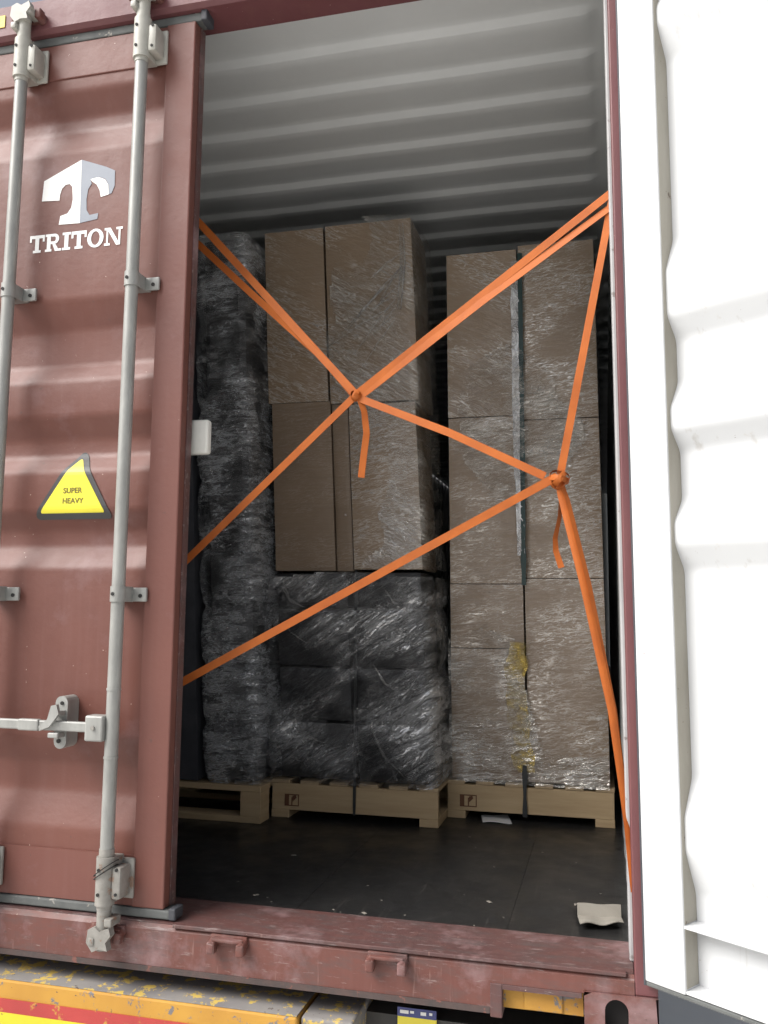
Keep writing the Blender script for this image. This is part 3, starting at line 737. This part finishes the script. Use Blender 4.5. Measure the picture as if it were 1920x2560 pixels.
# ------------------------------------------------------------------ stretch film
def film(name, mat, path, z0, z1, leanf, label, keep=None, step=.010, amp=.010, sx_=(3., 9.), seed=0, ang=0., tiers=None, bulge=.02):
    """path: plan polyline (x, y) swept from z0 to z1, crumpled by noise"""
    P = [Vector((*p, 0)) for p in path]
    L = [0.]
    for a, b in zip(P, P[1:]): L.append(L[-1]+(b-a).length)
    nu = int(L[-1]/step); nv = int((z1-z0)/step)
    def at_(s):
        for i in range(len(P)-1):
            if s <= L[i+1]+1e-9:
                t = (s-L[i])/(L[i+1]-L[i]); d = (P[i+1]-P[i]).normalized()
                return P[i].lerp(P[i+1], t), Vector((d.y, -d.x, 0))
        return P[-1], Vector((0, -1, 0))
    ca, sa = math.cos(R(ang)), math.sin(R(ang))
    bm = bmesh.new(); g = []
    for j in range(nv+1):
        z = z0+(z1-z0)*j/nv; r_ = []
        for i in range(nu+1):
            s = L[-1]*i/nu
            p, nrm = at_(s)
            a_, b_ = s*ca+z*sa, -s*sa+z*ca
            d = noise.noise(Vector((a_*sx_[0]+seed, b_*sx_[1], seed*1.7))) + .5*noise.noise(Vector((a_*sx_[0]*2.3, b_*sx_[1]*2.6, seed+9)))+.7*noise.noise(Vector((s*4, z*3, seed+5)))
            e_ = 0.
            if tiers:
                for t0, t1 in zip(tiers, tiers[1:]):
                    if t0 <= z <= t1: e_ = bulge*(1-((2*z-t0-t1)/(t1-t0))**4)
            q = p + nrm*(.006+amp*(.55+.6*d)+e_); q.z = z
            q.x += leanf(z); r_.append(bm.verts.new(q))
        g.append(r_)
    for j in range(nv):
        for i in range(nu):
            if keep:
                c = g[j][i].co
                if not keep(c.x-leanf(c.z), c.y, c.z): continue
            bm.faces.new((g[j][i], g[j][i+1], g[j+1][i+1], g[j+1][i]))
    loose = [v for v in bm.verts if not v.link_faces]
    bmesh.ops.delete(bm, geom=loose, context='VERTS')
    return tag(obj(name, bm, mat, smooth=True), label, 'stretch film', 'stretch film round the loads')
nz = lambda x, z, s: noise.noise(Vector((x*5+s, z*5, s*2.3)))
film('stretch_film', 'film_left', [(-.418, 1.30), (-.416, 1.112), (-.396, 1.094), (-.236, 1.092), (-.210, 1.110), (-.206, 1.35)], .142, 2.40, leanL,
     'silver crinkled stretch film round the load by the shut red door', step=.009, amp=.012, sx_=(2.2, 12.), seed=3., tiers=[.14, .37, .600, .83, 1.052, 1.34, 1.640, 2.02, 2.41], bulge=.020)
film_foot = film('stretch_film', 'film_low', [(-.182, 1.55), (-.178, 1.222), (-.165, 1.208), (.44, 1.206), (.462, 1.222), (.472, 1.50)], .142, 1.00, lean,
     'loose clear stretch film over the black packs at the foot of the middle load', step=.009, amp=.012, sx_=(2.0, 6.), seed=8., ang=-32, tiers=[.14, .378, .594, .829, 1.01], bulge=.022,
     keep=lambda x, y, z: z < .965+.04*nz(x, z, 4))
film_upper = film('stretch_film', 'film_up', [(.05, 1.212), (.452, 1.208), (.474, 1.222), (.486, 1.40), (.490, 1.52)], .99, 2.468, lean,
     'clear stretch film pulled diagonally over the upper cartons of the middle load', step=.010, amp=.010, sx_=(2.0, 6.), seed=14., ang=38,
     keep=lambda x, y, z: x > .23+.20*nz(x, z, 1)-.16*max(0, 1-abs(z-1.85)/.35) and z < 2.45+.03*nz(x, z, 5))
film('stretch_film', 'film_right', [(.497, 1.409), (.805, 1.407), (1.122, 1.408)], .142, .80, leanR,
     'creased clear stretch film round the foot of the load beside the open door', step=.009, amp=.014, sx_=(2.5, 14.), seed=21.,
     keep=lambda x, y, z: z < .26+.05*nz(x, z, 2)+.46*max(0., min(1., (.86-x)/.10)))
film('stretch_film', 'film_right', [(.520, 1.409), (.770, 1.407), (1.09, 1.408)], 1.05, 2.0, leanR,
     'creased clear stretch film across the seam of the load beside the open door', step=.009, amp=.012, sx_=(2.5, 14.), seed=27.,
     keep=lambda x, y, z: ((x-.78)/.27)**2+((z-1.60)/.36)**2 < .8+.5*nz(x, z, 3))

# rope of film and yellow tape in the seam of that load
def strip(name, mat, pts, w, label, cat, amp=.004, group=None, seed=0):
    bm = bmesh.new(); rows = []
    n_ = 90
    Lz = [Vector(p) for p in pts]
    for k in range(n_+1):
        t = k/n_*(len(Lz)-1); i = min(int(t), len(Lz)-2); p = Lz[i].lerp(Lz[i+1], t-i)
        ww = w*(1+.35*noise.noise(Vector((seed, p.z*14, 0))))
        rows.append([p+Vector((ww*(q/4-.5), -abs(amp*noise.noise(Vector((q*1.3+seed, p.z*38, 2)))), 0)) for q in range(5)])
    sheet(bm, rows, Vector((0, .002, 0)))
    return tag(obj(name, bm, mat, smooth=60), label, cat, group)
strip('film_rope', 'tape_silver', [(.768, 1.402, 2.30), (.772, 1.402, 1.9), (.774, 1.402, 1.56), (.784, 1.402, 1.30), (.79, 1.402, 1.05)], .032, 'silvery twisted film running down the seam beside the green band', 'film strip', .012, seed=2)
strip('green_band', 'green', [(.792, 1.398, 2.33), (.797, 1.398, 1.6), (.799, 1.398, .93)], .019, 'dark green packing band down the load beside the open door', 'packing band', .002, seed=5)
strip('yellow_tape', 'tape_yellow', [(.784, 1.400, .70), (.760, 1.399, .58), (.768, 1.399, .45), (.782, 1.399, .34), (.796, 1.399, .19)], .080, 'crumpled yellow tape low on the load beside the open door', 'tape', .014, seed=7)
strip('black_band', 'blackband', [(.150, 1.196, .98), (.155, 1.196, .16), (.155, 1.196, .028)], .011, 'thin dark packing band down the black packs and over the middle pallet', 'packing band', .001, seed=9)
strip('black_band', 'blackband', [(.797, 1.388, .22), (.797, 1.388, .022)], .016, 'short black packing band over the pallet beside the open door', 'packing band', .001, seed=11)

def fold(parent, pts, w, seed):
    """a raised fold in the loose film: a thin crooked strip"""
    P = [Vector(p) for p in pts]; rows = []; n_ = 40
    for k in range(n_+1):
        t = k/n_*(len(P)-1); i = min(int(t), len(P)-2); p = P[i].lerp(P[i+1], t-i); d = (P[i+1]-P[i]).normalized()
        sd_ = d.cross(Vector((0, -1, 0))).normalized()
        ww = w*(.35+.65*math.sin(math.pi*k/n_))*(1+.5*noise.noise(Vector((seed, k*.35, 0))))
        p = p + sd_*.0022*noise.noise(Vector((seed+3, k*.18, 1)))
        rows.append([p+sd_*ww*(-.5)+Vector((0, .0012, 0)), p+Vector((0, -.0008, 0)), p+sd_*ww*.5+Vector((0, .0006, 0))])
    bm = bmesh.new(); sheet(bm, rows, Vector((0, .0012, 0)))
    return obj('fold', bm, 'fold', parent, smooth=60)
rnd = random.Random(5)
for k in range(11):     # fan of tension folds on the upper carton
    a = rnd.uniform(0, 1); p0 = Vector((.335-.03*a, 1.196, 2.30-.30*a)); L_ = rnd.uniform(.12, .36)
    th_ = R(rnd.uniform(28, 58)); p1 = p0 + Vector((-math.cos(th_)*L_, 0, -math.sin(th_)*L_))
    fold(film_upper, [p0, p0.lerp(p1, .5)+Vector((0, 0, .01)), p1], rnd.uniform(.004, .009), k)
for k in range(4):
    x_ = .335+rnd.uniform(-.02, .03); fold(film_upper, [(x_, 1.194, 2.42), (x_+.01, 1.194, 2.25), (x_-.005, 1.194, 2.05)], rnd.uniform(.005, .010), 40+k)
for k in range(7):     # sagging folds over the black packs
    x_, z_ = rnd.uniform(-.14, .34), rnd.uniform(.30, .95); L_ = rnd.uniform(.12, .26)
    th_ = R(rnd.uniform(28, 60)); p0 = Vector((x_+lean(z_), 1.180, z_)); p1 = p0+Vector((math.cos(th_)*L_, 0, -math.sin(th_)*L_))
    p1.x = min(p1.x, .43); p1.z = max(p1.z, .17)
    fold(film_foot, [p0, p0.lerp(p1, .5)+Vector((-.012, 0, -.018)), p1], rnd.uniform(.004, .010), 60+k)
# ------------------------------------------------------------------ orange lashing straps
def strap(label, pts, w=.026, twist=(0., 0.), group='orange lashing straps', sag=0., fold=0.):
    pts = [Vector(p) for p in pts]; n_ = 14
    C_ = []
    for a, b in zip(pts, pts[1:]):
        for k in range(n_): C_.append(a.lerp(b, k/n_))
    C_.append(pts[-1])
    rows = []
    N = len(C_)
    for k, p in enumerate(C_):
        d = (C_[min(k+1, N-1)]-C_[max(k-1, 0)]).normalized()
        view = Vector((.2, -1, 0)).normalized()
        side = d.cross(view).normalized(); t = k/(N-1)
        a = twist[0]+(twist[1]-twist[0])*t + .12*noise.noise(Vector((t*6, w*900, p.x)))
        nrm = side.cross(d).normalized(); s2_ = side*math.cos(a)+nrm*math.sin(a)
        n2 = s2_.cross(d).normalized()
        q = p + Vector((0, 0, -sag*math.sin(math.pi*t)))
        rows.append([q+s2_*w*(j/4-.5)+n2*fold*(1-abs(j-2)/2) for j in range(5)])
    bm = bmesh.new()
    g = [[bm.verts.new(p) for p in r] for r in rows]
    h = [[bm.verts.new(p+Vector((0, .0022, 0))) for p in r] for r in rows]
    for i in range(N-1):
        for j in range(4):
            bm.faces.new((g[i][j], g[i][j+1], g[i+1][j+1], g[i+1][j])); bm.faces.new((h[i][j], h[i+1][j], h[i+1][j+1], h[i][j+1]))
        bm.faces.new((g[i][0], g[i+1][0], h[i+1][0], h[i][0])); bm.faces.new((g[i][4], h[i][4], h[i+1][4], g[i+1][4]))
    for i in (0, N-1):
        for j in range(4): bm.faces.new((g[i][j], h[i][j], h[i][j+1], g[i][j+1]))
    return tag(obj('lashing_strap', bm, 'web', smooth=30), label, 'strap', group)
K1 = Vector((.423, .220, 1.443)); K2 = Vector((.994, .220, 1.183))
strap('upper of two orange straps from the upper knot up behind the shut door', [K1+Vector((-.004, .004, .008)), (-.052, .224, 1.976), (-.60, .15, 2.58)], .023, (0, .2))
strap('lower of two orange straps from the upper knot up behind the shut door', [K1+Vector((-.006, .010, .002)), (.312, .228, 1.570), (.078, .226, 1.788), (-.104, .224, 1.962), (-.66, .16, 2.52)], .022, (.5, .3))
strap('orange strap from the upper knot to the top of the open door jamb', [K1+Vector((.004, -.003, .006)), (1.172, .112, 1.946)], .022, (0, .25))
strap('second orange strap lying just under the one to the top of the jamb', [K1+Vector((.006, -.001, -.006)), (.80, .163, 1.678), (1.176, .116, 1.912)], .022, (.1, .5))
strap('orange strap from the upper knot down behind the shut door, ending by its middle', [K1+Vector((-.006, -.004, -.004)), (-.106, .220, .961), (-1.15, .20, .03)], .021, (0, .1))
strap('orange strap joining the upper knot to the lower knot', [K1+Vector((.006, -.006, -.006)), (.70, .214, 1.322), K2+Vector((-.03, .002, .008))], .023, (.2, 0))
strap('short orange strap tail hanging from the upper knot', [K1+Vector((.012, -.006, -.008)), (.450, .214, 1.395), (.459, .210, 1.330), (.452, .206, 1.26), (.445, .208, 1.200)], .019, (.5, .1))
strap('orange strap from the lower knot up to the top of the jamb', [K2+Vector((.012, -.002, .012)), (1.168, .105, 1.978)], .021, (.2, .55))
strap('long orange strap from the lower knot down behind the shut door', [K2+Vector((.004, -.008, .006)), (-.101, .220, .605), (-1.15, .20, .05)], .023, (0, .1))
strap('orange strap from the lower knot down to the foot of the jamb', [K2+Vector((.008, -.006, -.010)), (1.008, .212, 1.136), (1.064, .17, .896), (1.129, .118, .58), (1.162, .07, .31), (1.173, .04, .17)], .021, (0, .35), fold=.002)
strap('slimmer orange strap doubling the one to the foot of the jamb', [K2+Vector((.014, -.001, -.010)), (1.024, .214, 1.125), (1.078, .176, .896), (1.136, .126, .58), (1.166, .078, .31), (1.175, .046, .18)], .016, (.6, .6))
strap('short curled orange strap tail beside the lower knot', [K2+Vector((.012, .004, -.02)), (1.003, .22, 1.080), (.990, .216, 1.020), (.992, .210, .985), (1.006, .206, .940)], .017, (1.0, .1))
def knot(label, c, r):
    bm = bmesh.new()
    for k in range(3):
        ax = Vector((random.uniform(-.4, .4), 1, random.uniform(-.4, .4))).normalized() if k == 0 else Vector((random.uniform(-1, 1), random.uniform(-.3, .3), random.uniform(-1, 1))).normalized()
        s = ax.orthogonal().normalized(); t_ = ax.cross(s); rows = []
        for i in range(19):
            a = 2*math.pi*i/18
            p = Vector(c)+(s*math.cos(a)+t_*math.sin(a))*r*(1+.15*math.sin(3*a+k))
            rows.append([p+ax*.016*(j/2-.5)+(p-Vector(c)).normalized()*.002*(1-abs(j-1)) for j in range(3)])
        sheet(bm, rows)
    bmesh.ops.create_icosphere(bm, subdivisions=2, radius=r*.55, matrix=Matrix.Translation(c) @ Matrix.Diagonal((1, .7, 1, 1)))
    return tag(obj('strap_knot', bm, 'web', smooth=30), label, 'knot', 'knots in the lashing straps')
knot('upper knot where the orange straps cross before the middle load', K1+Vector((0, -.004, 0)), .014)
knot('lower bunched knot of orange straps before the load by the open door', K2+Vector((.008, -.004, -.002)), .025)

# ------------------------------------------------------------------ small things
bm = bmesh.new(); bx(bm, -.055, .0145, .098, .128, 1.266, 1.367, .008, 3)
tag(obj('foam_block', bm, 'plastic', smooth=40), 'small white foam block sticking out past the edge of the shut red door', 'block')
def crumple(name, mat, pts, label, cat, lift, n_=10):
    a, b, c, d = [Vector(p) for p in pts]; rows = []
    for j in range(n_+1):
        v = j/n_; r_ = []
        for i in range(n_+1):
            u = i/n_; p = (a*(1-u)+b*u)*(1-v)+(d*(1-u)+c*u)*v
            p.z += lift(u, v); r_.append(p)
        rows.append(r_)
    bm = bmesh.new(); sheet(bm, rows, Vector((0, 0, .002)))
    return tag(obj(name, bm, mat, smooth=30), label, cat)
crumple('paper_sheet', 'paper', [(.615, 1.458, .003), (.720, 1.487, .003), (.749, 1.357, .003), (.638, 1.337, .003)], 'white paper sheet on the floor before the pallet by the open door', 'paper',
        lambda u, v: .003*math.sin(u*5)*v)
crumple('cardboard_scrap', 'card', [(1.018, .436, .004), (1.137, .428, .004), (1.150, .286, .004), (1.040, .250, .004)], 'folded scrap of grey cardboard on the floor by the jamb foot', 'cardboard',
        lambda u, v: (.004+.034*(v/.55)**1.5 if v < .56 else .006+.014*(v-.55)) + .004*math.sin(u*9)*v*v, 24)
bm = bmesh.new()
for k in range(26):
    x, y_ = random.uniform(.02, 1.14), .21+random.random()**2*1.0; s_ = random.choice((.001, .001, .0015, .0015, .002, .004))
    m_ = Matrix.Translation((x, y_, .0012)) @ Matrix.Rotation(random.random()*6, 4, 'Z')
    bx(bm, -s_*2, s_*2, -s_, s_, 0, s_*.4, mtx=m_)
tag(obj('debris', bm, 'card'), 'pale chips and dust scattered on the dark container floor', 'debris', kind='stuff')
